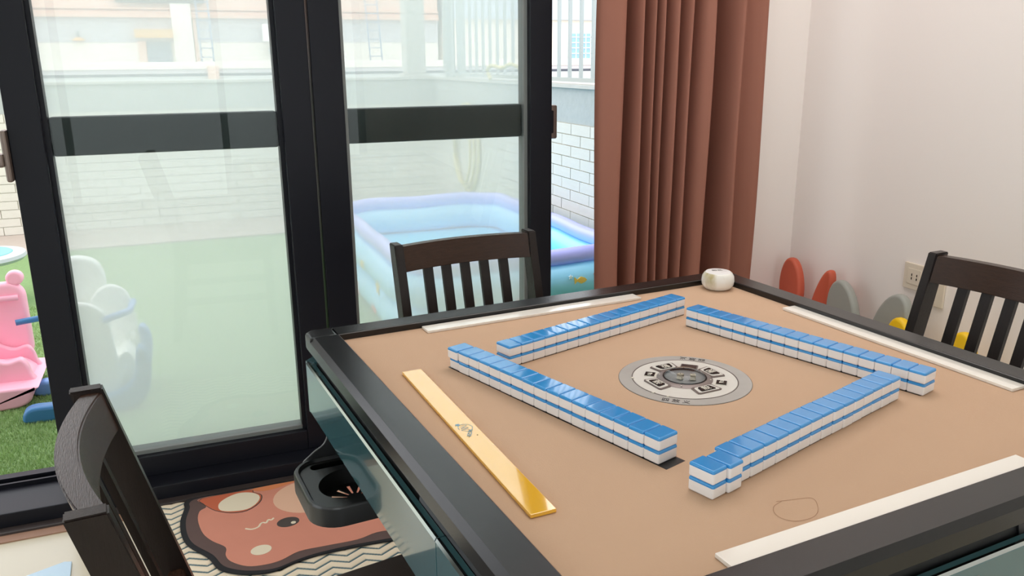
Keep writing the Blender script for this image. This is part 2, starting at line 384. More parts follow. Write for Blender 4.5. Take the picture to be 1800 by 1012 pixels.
ra = tag(empty('railing', (1.46, 0, 1.125)), 'grey vertical-bar metal railing on top of the patio side wall', 'railing')
for i in range(27):
    y = 1.84 + 0.148*i
    box('bar', (-0.009, y-0.009, 0.03), (0.009, y+0.009, 1.5), m_rail, ra)
box('bottom_rail', (-0.016, 1.7, 0.012), (0.016, 5.72, 0.036), m_rail, ra); box('top_rail', (-0.018, 1.7, 1.5), (0.018, 5.72, 1.54), m_rail, ra)
pl = tag(empty('concrete_pillar', (1.27, 6.2, 1.125)), 'square concrete pillar standing on the corner of the patio wall', 'pillar')
box('shaft', (-0.085, -0.085, 0.03), (0.085, 0.085, 1.9), m_conc, pl, 0.006); box('plinth', (-0.11, -0.1, 0), (0.11, 0.1, 0.03), m_conc, pl, 0.004)
pl = tag(empty('double_post', (1.50, 5.86, 1.125)), 'pale grey double post between the pillar and the railing bars', 'post')
box('post', (-0.05, -0.03, 0), (0.03, 0.06, 1.9), m_rail, pl, 0.006); box('post', (0.04, -0.11, 0), (0.09, -0.04, 1.9), m_rail, pl, 0.006)
# hose hanging on the side wall
hp = [(1.385, 4.60, 1.13), (1.375, 4.63, 1.19), (1.375, 4.55, 1.225), (1.38, 4.36, 1.21), (1.40, 4.24, 1.235), (1.45, 4.2, 1.2)]
hose = tag(empty('garden_hose', (0, 0, 0)), 'cream garden hose looped in long coils on the patio side wall', 'hose')
for k in range(3):
    off = k*0.035
    loop = ellipse(5.17+0.03*k, 0.60-0.01*k, 0.27-off, 0.34-off, 0.0, 30)
    tube('coil', [(1.395-0.012*k, u, v) for u, v in loop], 0.013, m_hose, hose, 6, True)
tube('hose_end', smooth_poly(hp, 4, False), 0.013, m_hose, hose, 6)
box('hook', (1.385, 5.14, 0.93), (1.43, 5.20, 0.96), m_rail, hose)

# turf blades in the uncovered near strip (one object, uncountable)
vs, fs = [], []
for i in range(42000):
    y = random.uniform(1.66, 3.9) if i % 3 else random.uniform(1.66, 2.5); x = -1.08-.147*(y-1.45)-random.uniform(0, .62)
    a = random.uniform(0, 2*PI); h = random.uniform(.008, .017); w = .0016; dx, dy = random.gauss(0, .005), random.gauss(0, .005)
    n = len(vs); vs += [(x-w*math.cos(a), y-w*math.sin(a), -.012), (x+w*math.cos(a), y+w*math.sin(a), -.012), (x+dx, y+dy, -.012+h)]; fs.append((n, n+1, n+2))
me = bpy.data.meshes.new('artificial_grass'); me.from_pydata(vs, [], fs)
gr = link('artificial_grass', me, m_blade); gr['kind'] = 'stuff'; gr['label'] = 'short green artificial grass blades outside the open door side'

# inflatable pool
pool = tag(empty('inflatable_pool', (0.73, 3.335, -0.012)), 'rectangular blue inflatable paddling pool with lavender rim on the turf', 'pool')
def ring(name, hx, hy, r, z, tr, m, sq=1.0):
    path = [(u, v, z) for u, v in rrect(-hx, -hy, hx, hy, r, 8)]
    # densify straight sides
    out = []
    for i, p in enumerate(path):
        q = path[(i+1) % len(path)]; L = math.dist(p, q); k = max(1, int(L/0.08))
        for j in range(k): out.append(tuple(a+(b-a)*j/k + 0 for a, b in zip(p, q)))
    out = [(x, y, zz + 0.004*math.sin(i*0.9)) for i, (x, y, zz) in enumerate(out)]
    return tube(name, out, tr, m, pool, 14, True, sq)
HX, HY = 0.54, 0.915
ring('wall_tube', HX, HY, 0.22, 0.09, 0.088, m_pool); ring('wall_tube', HX, HY, 0.22, 0.252, 0.086, m_pool); ring('rim_tube', HX, HY, 0.22, 0.368, 0.040, m_pool_rim)
prism('pool_floor', rrect(-HX, -HY, HX, HY, 0.22, 8), 0.004, 0.02, m_pool, pool)
prism('water', rrect(-HX+0.01, -HY+0.01, HX-0.01, HY-0.01, 0.21, 8), 0.16, 0.175, m_water, pool)
# printed sea creatures on the near side and the left side
def star(cx, cz, r, n=5):
    return [(cx + (r if i % 2 == 0 else r*0.45)*math.cos(PI/2+PI*i/n), cz + (r if i % 2 == 0 else r*0.45)*math.sin(PI/2+PI*i/n)) for i in range(2*n)]
def fish(cx, cz, s, d=1):
    return [(cx+d*s*x, cz+s*z) for x, z in ((-1, .5), (-.6, 0.12), (0, .5), (.6, .3), (.9, 0), (.6, -.3), (0, -.5), (-.6, -.12), (-1, -.5))]
pm = {'y': mat('print_yellow', (240, 200, 90), 0.4), 'r': mat('print_coral', (226, 120, 110), 0.4), 'b': mat('print_blue', (70, 150, 210), 0.4), 'w': mat('print_white', (236, 244, 244), 0.4)}
yn = -HY-0.0865; xn = -HX-0.0865
for poly, c in ((fish(0.255, .265, .034), 'y'), (star(.335, .285, .014), 'r'), (star(.20, .285, .012), 'w'), (fish(-.05, .20, .035, -1), 'r'), (star(-.30, .21, .035), 'y'), (fish(.40, .255, .025), 'b'), (star(.05, .07, .03), 'w'), (fish(-.2, .08, .04), 'y')):
    prism('printed_creature', poly, yn-0.001, yn+0.006, pm[c], pool, 'y')
for poly, c in ((star(-.55, .21, .04), 'y'), (fish(-.2, .25, .045), 'y'), (fish(-.45, .075, .05, -1), 'r'), (star(-.05, .08, .04), 'r'), (fish(.25, .2, .045), 'b'), (star(.5, .2, .04), 'y'), (fish(-.72, .08, .04), 'b')):
    prism('printed_creature', poly, xn-0.001, xn+0.006, pm[c], pool, 'x')

# plastic rocking toys on the turf
pk = tag(empty('pink_rocking_chair', (-1.50, 2.62, -0.012)), 'pink plastic rocking seat with blue handle on the turf', 'toy')
prism('backrest', rrect(-.20, .10, .135, .43, .06, 6), .03, .085, m_pink, pk, 'y', .018, 3)
prism('top_knob', ellipse(.105, .445, .032, .03), .035, .08, m_pink, pk, 'y', .012, 3)
tube('raised_bar', [(-.1, .022, .365), (.11, .022, .37)], .012, m_pink, pk, 10)
sh = smooth_poly([(-.28, .03), (-.25, .20), (-.10, .31), (-.02, .22), (.06, .165), (.12, .17), (.145, .11), (.13, .04)], 5)
prism('side_wing', sh, -.18, -.13, m_pink, pk, 'y', .012, 3)
prism('side_wing', [(x, z) for x, z in sh], .0, .03, m_pink, pk, 'y', .010, 3)
prism('seat_pan', smooth_poly([(-.26, .05), (-.2, .17), (0, .13), (.11, .12), (.12, .05)], 5), -.13, .0, m_pink, pk, 'y', .004, 2)
prism('rocker_base', smooth_poly([(-.28, -.0), (.02, -.0), (.13, .015), (.155, .06), (.14, .085), (-.28, .075)], 5), -.27, .10, m_pink, pk, 'y', .012, 3)
tube('handle', [(.10, -.05, .285), (.19, -.035, .290)], .012, m_pblue, pk, 10)
wt = tag(empty('white_rocking_horse', (-1.09, 2.35, -0.012)), 'white plastic rocking toy on blue rockers behind the insect screen', 'toy')
def lobe(x0, x1, zt, skew=0.0):
    return smooth_poly([(x0, .06), (x0-.012+skew, zt*.6), (x0+.01+skew, zt-.05), ((x0+x1)/2+skew, zt), (x1-.01+skew, zt-.045), (x1+.01+skew*.6, zt*.55), (x1, .06)], 5)
prism('side_panel', lobe(-.14, .055, .42, -.01), -.10, -.065, m_pwhite, wt, 'y', .012, 3)
prism('side_panel', lobe(-.03, .125, .43, .0), .10, .135, m_pwhite, wt, 'y', .012, 3)
prism('headrest', smooth_poly([(-.17, .30), (-.16, .46), (-.08, .535), (.01, .51), (.035, .42), (.0, .33)], 5), .17, .24, m_pwhite, wt, 'y', .02, 3)
prism('seat_shell', smooth_poly([(-.12, .08), (-.10, .24), (.03, .18), (.10, .20), (.12, .09)], 5), -.065, .10, m_pwhite, wt, 'y', .01, 2)
tube('handle', [(.03, -.10, .345), (.12, -.02, .35), (.13, .12, .35)], .013, m_pale_blue, wt, 10)
for yy, in ((-.14,), (.14,)):
    prism('rocker', smooth_poly([(-.27, .03), (-.25, .0), (-.1, -.0), (.06, .0), (.15, .04), (.18, .16), (.165, .235), (.135, .235), (.11, .12), (.03, .07), (-.14, .06), (-.24, .06)], 5), yy-.03, yy+.03, m_pblue if yy < 0 else m_pale_blue, wt, 'y', .014, 3)
tb = tag(empty('toy_table', (-1.80, 4.05, -0.012)), 'small round grey toy table with teal foot on the turf', 'table')
lathe('tabletop', [(0, .285), (.20, .285), (.235, .28), (.24, .262), (.225, .245), (.10, .235), (0, .235)], mat('toy_grey', (196, 202, 204), .45), tb)
lathe('tray_disc', [(0, .290), (.17, .290), (.175, .286)], m_tealtoy, tb)
lathe('pedestal', [(0.05, .24), (.045, .10), (.06, .06)], mat('toy_grey', (196, 202, 204), .45), tb); lathe('foot', [(0, 0), (.2, 0), (.2, .03), (.12, .06), (.05, .08), (0, .08)], m_tealtoy, tb)

# ------------------------------------------------------------------ street side beyond the patio
struct(box('ground_street', (-60, 6.3, -0.6), (90, 60, -0.5), m_conc))
pw = tag(empty('street_parapet', (0, 12, -0.5)), 'pale street parapet with a small cream post beyond the patio', 'wall')
box('lower_course', (-14, 0, 0), (30, .2, 1.56), mat('parapet_grey', (206, 210, 208), .85, var=.06, scale=3), pw)
box('middle_rail', (-14, -.05, 1.60), (30, .12, 1.66), m_bgrey, pw); box('top_course', (-14, -.08, 1.66), (30, .2, 1.76), m_bcream, pw, .01)
box('recess', (-14, .05, 1.56), (30, .12, 1.60), m_bdoor, pw); box('post', (-.2, -.12, 1.48), (-.05, .22, 1.70), m_bpeach, pw, .01)
bd = tag(empty('shop_building', (0, 32, -0.5)), 'cream and peach shop building across the street', 'building')
box('lower_wall', (-16, 0, 0), (9.4, 6, 2.42), m_bcream, bd); box('grey_band', (-16, -.02, 2.42), (9.4, 5.9, 3.25), m_bgrey, bd)
box('moulding', (-16, -.25, 3.25), (9.4, 6, 3.35), m_bmould, bd); box('moulding', (-16, -.16, 3.35), (9.4, 6, 3.46), m_bmould, bd)
box('moulding', (-16, -.2, 3.52), (9.4, 6, 3.58), m_bmould, bd)
box('upper_wall', (-16, -.05, 3.35), (9.4, 6, 8.5), m_bpeach, bd)
dr = box('door', (-1.32, -.05, .1), (-.52, .1, 2.42), m_bdoor, bd)
box('door_frame', (-1.6, -.06, .1), (-1.34, .1, 2.46), m_bpeach, bd)
prism('awning', [(-.45, 2.56), (-.5, 2.85), (-.03, 2.85), (-.03, 2.60)], -1.66, -.42, m_bawn, bd, 'x')
box('column', (-.42, -.3, 0), (.24, .1, 3.9), m_bcream, bd)
box('drain_pipe', (.28, -.12, 0), (.38, 0, 3.4), m_bpeach, bd)
box('grey_signboard', (-2.15, -.32, 3.73), (.72, -.2, 4.4), m_sign, bd)
ld = tag(empty('ladder', (0.5, 31.4, -0.5)), 'pale metal ladder leaning on the shop building', 'ladder')
for sx in (0, 1):
    tube('rail', [(-.05+sx*.40, -.45, .1), (-.10+sx*.40, .02, 5.0)], .03, m_ladder, ld, 6)
for k in range(15): tube('rung', [(-.06, -.42+.03*k, .35+.31*k), (.34, -.42+.03*k, .35+.31*k)], .018, m_ladder, ld, 6)
ld = tag(empty('ladder', (6.55, 31.4, -0.5)), 'second pale metal ladder beside the concrete pillar on the shop building', 'ladder')
for sx in (0, 1):
    tube('rail', [(-.05+sx*.45, -.45, .1), (-.20+sx*.45, .02, 5.0)], .03, m_ladder, ld, 6)
for k in range(15): tube('rung', [(-.06-.01*k, -.42+.03*k, .35+.31*k), (.38-.01*k, -.42+.03*k, .35+.31*k)], .018, m_ladder, ld, 6)
ac = tag(empty('air_conditioner', (3.05, 31.75, 1.62)), 'white outdoor air conditioner unit mounted on the shop building', 'air conditioner')
box('housing', (-.38, -.12, 0), (.5, .23, .62), m_pwhite, ac, .02); lathe('fan_grille', [(0, 0), (.2, 0), (.24, .02)], m_bdoor, ac, 24).rotation_euler = (PI/2, 0, 0)
ac.children[-1].location = (-.05, -.125, .32)
lp = tag(empty('wall_lamp', (-3.45, 31.9, 1.98)), 'small orange wall lamp on the grey band of the shop building', 'lamp')
lathe('shade', [(0, .12), (.14, .08), (.2, 0), (0, -.02)], m_bawn, lp, 16); box('arm', (-.02, -.02, .1), (.02, .1, .3), m_bdoor, lp)
b2 = tag(empty('pale_house', (17, 32, -0.5)), 'pale cream house with blue barred window behind the railing', 'house')
box('wall', (-7.4, 0, 0), (14, 6, 3.32), m_bcream, b2); box('roof_band', (-7.4, -.25, 3.32), (14, 6, 5.6), m_bblue, b2); box('base_course', (-7.4, -.1, 0), (14, .1, 1.3), m_bgrey, b2)
w_ = box('window', (-1.8, -.06, 1.64), (-.55, .1, 2.78), m_bwin, b2)
for k in range(6): box('window_bar', (-1.75+.23*k, -.09, 1.64), (-1.72+.23*k, -.05, 2.78), m_pwhite, w_)
for k in range(5): box('window_bar', (-1.8, -.09, 1.74+.22*k), (-.55, -.05, 1.77+.22*k), m_pwhite, w_)

# ------------------------------------------------------------------ mahjong table
TH = rad(4.42)
T = tag(empty('mahjong_table', (0, 0, 0), TH), 'square automatic mahjong table with tan felt top and black rim', 'table')
s, rw, ZF, ZR = .4554, .0534, .76, .7725; so = s+rw
box('felt_top', (-s, -s, .74), (s, s, ZF), m_felt, T)
# rim rails in profile, mitre-free with square corner caps
prof = [(s, .735), (s, ZR), (so-.009, ZR), (so, ZR-.008), (so, .743), (so-.012, .738)]
def rot4(k, u, v):
    a = k*PI/2; c, s_ = round(math.cos(a)), round(math.sin(a)); return (c*u-s_*v, s_*u+c*v)
def swept(name, prof_, v0, v1, k, m, parent, bev=0):
    bm = bmesh.new(); A, B = [], []
    for u, z in prof_:
        x, y = rot4(k, u, v0); A.append(bm.verts.new((x, y, z)))
        x, y = rot4(k, u, v1); B.append(bm.verts.new((x, y, z)))
    n = len(A); bm.faces.new(A[::-1]); bm.faces.new(B)
    for i in range(n): bm.faces.new((A[i], A[(i+1) % n], B[(i+1) % n], B[i]))
    return from_bm(name, bm, m, parent)
for k in range(4):
    swept('rim_rail', prof, -s+.0004, s-.0004, k, m_rim, T)
    lipp = [(s-.0018, ZF), (s-.0018, ZR-.0012), (s-.0002, ZR-.0004), (s-.0002, ZF)]
    swept('inner_lip', lipp, -s, s, k, m_lip, T)
    ch = .014
    ring_pts = [rot4(k, u, v) for u, v in ((s, s), (so, s), (so, so-ch), (so-ch, so), (s, so))]
    prism('rim_corner', ring_pts, .738, ZR, m_rim, T, 'z', .006, 2)
    # black skirt under the rim, with a hand recess
    swept('skirt', [(so-.03, .70), (so-.03, .742), (so-.013, .742), (so-.009, .715), (so-.009, .70)], -s, s, k, m_black, T)
    hr = swept('hand_recess', [(so-.012, .722), (so-.0118, .740), (so-.0098, .738), (so-.0068, .722)], .105, .33, k, m_lip, T)
    pf = so+.006
    pp = [(pf-.03, .618), (pf, .622), (pf, .716), (pf-.003, .722), (pf-.012, .722), (pf-.03, .70)]
    for v0, v1 in ((-.472, -.197), (-.1965, .1965), (.197, .472)) if k != 2 else ((-.472, .1955), (.1965, .472)):
        swept('side_panel', pp, v0+.0006, v1-.0006, k, m_teal, T)
        swept('trim_strip', [(pf-.0005, .717), (pf+.0012, .7185), (pf-.001, .7225), (pf-.0045, .7225)], v0+.0006, v1-.0006, k, m_chrome, T)
    q = [(pf, .4725), (pf, .478), (.478, pf), (.4725, pf), (.45, pf-.03), (pf-.03, .45)]
    prism('panel_corner', [rot4(k, u, v) for u, v in q], .62, .7225, m_teal, T)
box('mechanism_case', (-.455, -.455, .54), (.455, .455, .735), m_black, T)
box('pedestal', (-.14, -.14, .04), (.14, .14, .54), m_black, T, .01); box('foot_plate', (-.3, -.3, 0.0), (.3, .3, .04), m_black, T, .008)
text('panel_lettering', 'Or', .03, (.02, -so-.0065, .690), (PI/2, 0, 0), m_keyframe, T)
# tile slots cut in the felt (dark flaps)
AL = rad(17.6)
def tf(o, a, b, z=0.0):   # tile-frame offset (a along x_t, b along y_t) from room point o
    return Vector((o[0]+math.cos(AL)*a-math.sin(AL)*b, o[1]+math.sin(AL)*a+math.cos(AL)*b, z))
TW, TL, THh = .02740, .03752, .01887
WALLS = {'ruler': ((-.19903, -.24247), 'y'), 'wall': ((.29821, -.20559), 'y'), 'window': ((-.24557, .16003), 'x'), 'front': ((-.18800, -.34110), 'x')}
def room2table(p):
    c, s_ = math.cos(-TH), math.sin(-TH); return (c*p[0]-s_*p[1], s_*p[0]+c*p[1])
for key, (o, ax) in WALLS.items():
    l = TW*17
    e0, e1 = (-.0135, l+.004) if key == 'ruler' else (.004, l-.002) if key != 'front' else (.012, l+.001)
    if ax == 'y': q = [(0, e0), (TL, e0), (TL, e1), (0, e1)]
    else: q = [(e0, .001), (e1, .001), (e1, TL-.001), (e0, TL-.001)]
    if key == 'front': q = [(e0, .0032), (e1, .0032), (e1, TL-.001), (e0, TL-.001)]
    prism('tile_slot', [room2table(tf(o, a, b)) for a, b in q], ZF-.004, ZF+.0003, m_black, T)
# centre console
con = lathe('centre_console', [(0, ZF+.0005), (.1078, ZF+.0005), (.1078, ZF-.004)], m_black, T, 72)
lathe('outer_ring', [(.086, ZF+.0012), (.1066, ZF+.0012), (.1074, ZF+.0004)], m_steel, con, 96)
lathe('inner_plate', [(.040, ZF+.0016), (.0840, ZF+.0016), (.0848, ZF+.0008)], m_plate, con, 96)
lathe('bezel_ring', [(.0348, ZF+.004), (.0362, ZF+.005), (.041, ZF+.0042), (.0455, ZF+.002), (.0455, ZF+.001)], m_keyframe, con, 64)
lathe('black_ring', [(.0332, ZF+.003), (.0338, ZF+.006), (.0350, ZF+.006), (.0358, ZF+.0035)], m_key, con, 64)
lathe('dice_dish', [(0, ZF+.0012), (.026, ZF+.0014), (.032, ZF+.0024), (.0338, ZF+.004)], m_dish, con, 64)
lathe('dice_dome', [(.0336, ZF+.006), (.031, ZF+.0095), (.024, ZF+.0128), (.012, ZF+.0146), (0, ZF+.015)], m_dome, con, 48)
for k in range(4):
    def tr(pts): return [rot4(k, u, v) for u, v in pts]
    prism('key_bezel', tr([(.040, -.017), (.043, -.020), (.064, -.0235), (.0665, -.020), (.0665, .020), (.064, .0235), (.043, .020), (.040, .017)]), ZF+.001, ZF+.0034, m_keyframe, con, 'z', .0006, 1)
    prism('key_surround', tr([(.044, -.0145), (.0465, -.017), (.0625, -.020), (.0645, -.018), (.0645, .018), (.0625, .020), (.0465, .017), (.044, .0145)]), ZF+.003, ZF+.0038, m_plate, con)
    prism('key', tr([(.0465, -.0095), (.049, -.012), (.060, -.0145), (.062, -.013), (.062, .013), (.060, .0145), (.049, .012), (.0465, .0095)]), ZF+.0034, ZF+.0048, m_key, con, 'z', .0004, 1)
    x, y = rot4(k, .0545, 0)
    text('key_symbol', '骰', .0155, (x, y, ZF+.0050), (0, 0, k*PI/2+PI/2), m_mark, con)
    x, y = rot4(k, .0385, .0)
    c45 = rot4(k, .0295, .0295)
    lathe('rivet', [(0, .0008), (.0012, .0005), (.0014, 0)], m_mark, con, 10, (c45[0]*1.0, c45[1]*1.0, ZF+.0042))
for (x, y), a in (((-.0365, .0345), rad(135)), ((.0345, -.0395), rad(-45))):
    c, s_ = math.cos(a), math.sin(a)
    R2 = lambda pts: [(x*1.12+c*u-s_*v, y*1.12+s_*u+c*v) for u, v in pts]
    prism('small_key_frame', R2([(-.0095, -.0085), (.0085, -.0085), (.0085, .0085), (-.0095, .0085)]), ZF+.001, ZF+.0030, m_mark, con, 'z', .0005, 1)
    prism('small_key', R2([(-.0075, -.0082), (.0088, -.0082), (.0088, .0082), (-.0075, .0082)]), ZF+.0015, ZF+.0038, m_key, con, 'z', .0005, 1)
    prism('arrow_mark', R2([(-.003, -.004), (-.003, .001), (.005, -.0015)]), ZF+.0036, ZF+.0041, m_mark, con)
    from_bm('ring_mark', bm_tube([(p[0], p[1], ZF+.0039) for p in R2(ellipse(.001, .0045, .0026, .0022, 0, 14))], .0005, 5, True), m_mark, con)
c45 = math.sqrt(.5)
dq = [(.0372+c45*(u+v), .0362+c45*(-u+v)) for u, v in ((-.0143, -.010), (.0143, -.010), (.0143, .010), (-.0143, .010))]
prism('display_frame', dq, ZF+.001, ZF+.0036, m_keyframe, con, 'z', .0005, 1)
dq = [(.0372+c45*(u+v), .0362+c45*(-u+v)) for u, v in ((-.0125, -.008), (.0125, -.008), (.0125, .0085), (-.0125, .0085))]
prism('display', dq, ZF+.003, ZF+.0040, mat('smoked_display', (70, 64, 64), .12), con)
text('ring_lettering', '四 放 义', .0125, (-.0697, -.0686, ZF+.0014), (0, 0, -PI/4), m_ink, con)
text('ring_lettering', '四 放 义', .0125, (.0686, .0672, ZF+.0014), (0, 0, 3*PI/4), m_ink, con)
# faint circle on the ring plate
from_bm('groove', bm_tube([(p[0], p[1], ZF+.0014) for p in ellipse(0, 0, .0856, .0856, 0, 96)], .0007, 5, True), m_keyframe, con)
# status lights in the ring
for a in (152, 198, 215):
    x, y = .0852*math.cos(rad(a)), .0852*math.sin(rad(a))
    prism('silver_stud', [(x+c_, y+d_) for c_, d_ in ((-.002, -.002), (.002, -.002), (.002, .002), (-.002, .002))], ZF+.001, ZF+.0028, m_mark, con)

# dice under the dome
def die(loc, rz, label):
    d = from_bm('die', bm_box(-.0045, -.0045, 0, .0045, .0045, .009, .0012, 2), m_ivory, None, autosmooth=True)
    d.location = loc; d.rotation_euler = (0, 0, rz); tag(d, label, 'die', 'dice under the dome')
    for (u, v) in ((-.002, -.002), (0, 0), (.002, .002)): lathe('pip', [(0, .0093), (.0008, .0092), (.0008, .0089)], m_ink, d, 8, (u, v, 0))
    for (u, v) in ((-.002, .003), (.002, .006)): 
        p = lathe('pip', [(0, .0003), (.0008, .0002), (.0008, -.0001)], m_ink, d, 8); p.rotation_euler = (PI/2, 0, 0); p.location = (u, -.0045, v)
die((-.0085, .000, ZF+.0022), .4, 'ivory die under the clear dome, beneath the play-free side of the console centre'.replace('beneath the play-free side of the console centre', 'nearer the yellow ruler'))
die((.008, -.0115, ZF+.0026), 1.0, 'ivory die under the clear dome, farther from the yellow ruler')

# ------------------------------------------------------------------ tiles
def tile_meshes():
    b = bm_box(-TW/2+.00012, -TL/2, 0, TW/2-.00012, TL/2, THh, .0028, 3)
    out = []
    for keep_low in (True, False):
        c = b.copy(); g = list(c.verts)+list(c.edges)+list(c.faces)
        r = bmesh.ops.bisect_plane(c, geom=g, plane_co=(0, 0, THh*.775), plane_no=(0, 0, 1), clear_outer=keep_low, clear_inner=not keep_low)
        es = [e for e in c.edges if e.is_boundary]; bmesh.ops.edgeloop_fill(c, edges=es)
        bmesh.ops.recalc_face_normals(c, faces=c.faces)
        me = bpy.data.meshes.new('mahjong_tile' if keep_low else 'blue_back'); c.to_mesh(me); c.free()
        me.materials.append(m_white_t if keep_low else m_blue_t); weighted(me); out.append(me)
    b.free(); return out
ME_W, ME_B = tile_meshes()
ORD = 'first second third fourth fifth sixth seventh eighth ninth tenth eleventh twelfth thirteenth fourteenth fifteenth sixteenth seventeenth'.split()
WHERE = {'ruler': ('window end of the row beside the yellow ruler', True, 'tiles in the row beside the yellow ruler'),
         'wall': ('round tin end of the row nearest the white wall', True, 'tiles in the row nearest the white wall'),
         'window': ('curtain end of the row nearest the window', True, 'tiles in the row nearest the window'),
         'front': ('stepped end of the row farthest from the window', False, 'tiles in the row farthest from the window')}
proto = bpy.data.objects.new('mahjong_tile', ME_W); protob = bpy.data.objects.new('blue_back', ME_B)
for key, (o, ax) in WALLS.items():
    end, rev, grp = WHERE[key]
    for lay in (0, 1):
        for k in range(17):
            off = random.uniform(-.0004, .0004); jl = 0.0
            if key == 'ruler' and k == 16 and lay == 1: off -= .0030; jl = .0012
            if key == 'ruler' and k == 16 and lay == 0: off += .0006
            if key == 'ruler' and k == 15: off -= .001
            if key == 'front': off += {0: -.0030, 1: -.0062}.get(k, .0012) + .0004*math.sin(k)
            if key == 'front' and k == 16: off -= .0
            if ax == 'y': c = tf(o, TL/2+off, (k+.5)*TW+jl, ZF+.0004+lay*THh); rz = AL-PI/2
            else: c = tf(o, (k+.5)*TW+jl, TL/2+off, ZF+.0004+lay*THh); rz = AL
            t = proto.copy(); COL.objects.link(t); t.location = c; t.rotation_euler = (0, 0, rz + random.uniform(-.006, .006))
            b = protob.copy(); COL.objects.link(b); b.parent = t
            idx = 16-k if rev else k
            tag(t, f"{'upper' if lay else 'lower'} tile, {ORD[idx]} from the {end}", 'mahjong tile', grp)
bpy.data.objects.remove(proto); bpy.data.objects.remove(protob)

# ------------------------------------------------------------------ rulers (table frame -> room)
def ruler(name, cx, cy, ang, m, label, L=.497, Wd=.034, th=.0052):
    c, s_ = math.cos(TH), math.sin(TH)
    o = from_bm(name, bm_box(-L/2, -Wd/2, 0, L/2, Wd/2, th, .0009, 2), m, None, autosmooth=True)
    o.location = (c*cx-s_*cy, s_*cx+c*cy, ZF+.0003); o.rotation_euler = (0, 0, TH+ang)
    return tag(o, label, 'ruler', 'tile pushing rulers')
ry = ruler('ruler', -.3985, -.0168, PI/2-rad(1.98)-PI, m_yellow_r, 'glossy yellow tile ruler with blue-grey logo on the felt', .498, .0335)
ruler('ruler', -.0425, .4335, rad(.2), m_white_r, 'white tile ruler lying along the rim nearest the window')
ruler('ruler', .4380, -.0305, PI/2, m_white_r, 'white tile ruler lying along the rim nearest the white wall')
ruler('ruler', -.0375, -.4378, rad(-.1), m_white_r, 'white tile ruler against the rim farthest from the window')
# logo on the yellow ruler: ring with flower, script strokes and dots
zz = .0054
def stroke(pts, r=.0004, nm='logo'): return from_bm(nm, bm_tube([(u, v, zz) for u, v in pts], r, 5, False, None, .3), m_inkb, ry)
LX = 0.0
stroke([(LX+.012*math.cos(a), .010*math.sin(a)) for a in [rad(-20+12*i) for i in range(26)]], .00045)
for q in range(5):
    a = 2*PI*q/5; prism('logo_petal', ellipse(LX-.0125+.0022*math.cos(a), -.007+.0022*math.sin(a), .0017, .0013, a, 10), zz-.0004, zz+.0002, m_inkb, ry)
stroke(smooth_poly([(-.010, -.002), (-.006, .004), (-.002, -.003), (.001, .004), (.004, -.002), (.007, .003)], 5, False))
stroke(smooth_poly([(-.006, -.006), (-.003, -.001), (.001, -.007), (.004, -.001), (.006, -.008), (.010, -.003)], 5, False))
text('logo_lettering', 'NGER', .0085, (.019, -.001, zz), (0, 0, -.5), m_inkb, ry)
for u, v in ((.030, -.006), (.029, .007)): prism('logo_dot', ellipse(u, v, .0008, .0008, 0, 8), zz-.0004, zz+.0002, m_ink, ry)

# round white marbled tin in the far corner
def marble():
    m = bpy.data.materials.new('white_marbled'); m.use_nodes = True; nt = m.node_tree; b = nt.nodes['Principled BSDF']; b.inputs['Roughness'].default_value = .2
    tc = nt.nodes.new('ShaderNodeTexCoord'); n = nt.nodes.new('ShaderNodeTexNoise'); n.inputs['Scale'].default_value = 16; n.inputs['Detail'].default_value = 6
    mp = nt.nodes.new('ShaderNodeMapping'); mp.inputs['Scale'].default_value = (1, 1, .35); nt.links.new(tc.outputs['Object'], mp.inputs[0]); nt.links.new(mp.outputs[0], n.inputs['Vector'])
    r = nt.nodes.new('ShaderNodeValToRGB'); e = r.color_ramp.elements; e[0].position = .36; e[0].color = (*lin((176, 160, 104)), 1); e[1].position = .52; e[1].color = (*lin((238, 236, 230)), 1)
    nt.links.new(n.outputs['Fac'], r.inputs[0]); nt.links.new(r.outputs[0], b.inputs['Base Color']); return m
c_, s_ = math.cos(TH), math.sin(TH)
bx_, by_ = .412, .413
tin = tag(empty('round_tin', (c_*bx_-s_*by_, s_*bx_+c_*by_, ZF+.0003), 0.15), 'small round white marbled tin on the felt in the table corner by the curtain', 'tin')
lathe('body', [(0, 0), (.024, 0), (.030, .003), (.0355, .011), (.0368, .020), (.0355, .030), (.031, .0375), (.0285, .039)], marble(), tin, 48)
lathe('lid', [(.0287, .0386), (.0275, .0402), (.018, .0412), (0, .0415)], m_white_t, tin, 48)
text('lid_lettering', '知己', .0125, (0, .004, .0416), (0, 0, -.45), m_ink, tin, .0001); text('lid_lettering', '——', .010, (.004, -.012, .0412), (0, 0, .1), m_dish, tin, .0001)

# loose hair on the felt
hp = [(-.112, -.376), (-.128, -.382), (-.137, -.395), (-.136, -.408), (-.126, -.4175), (-.106, -.419), (-.090, -.412), (-.078, -.398), (-.073, -.386), (-.080, -.381), (-.10, -.3775), (-.118, -.374)]
hair = from_bm('loose_hair', bm_tube([(u, v, ZF+.0006) for u, v in smooth_poly(hp, 5, False)], .0002, 4), mat('hair_brown', (160, 116, 82), .5), None)
tag(hair, 'thin loop of loose brown hair lying on the tan felt', 'hair')

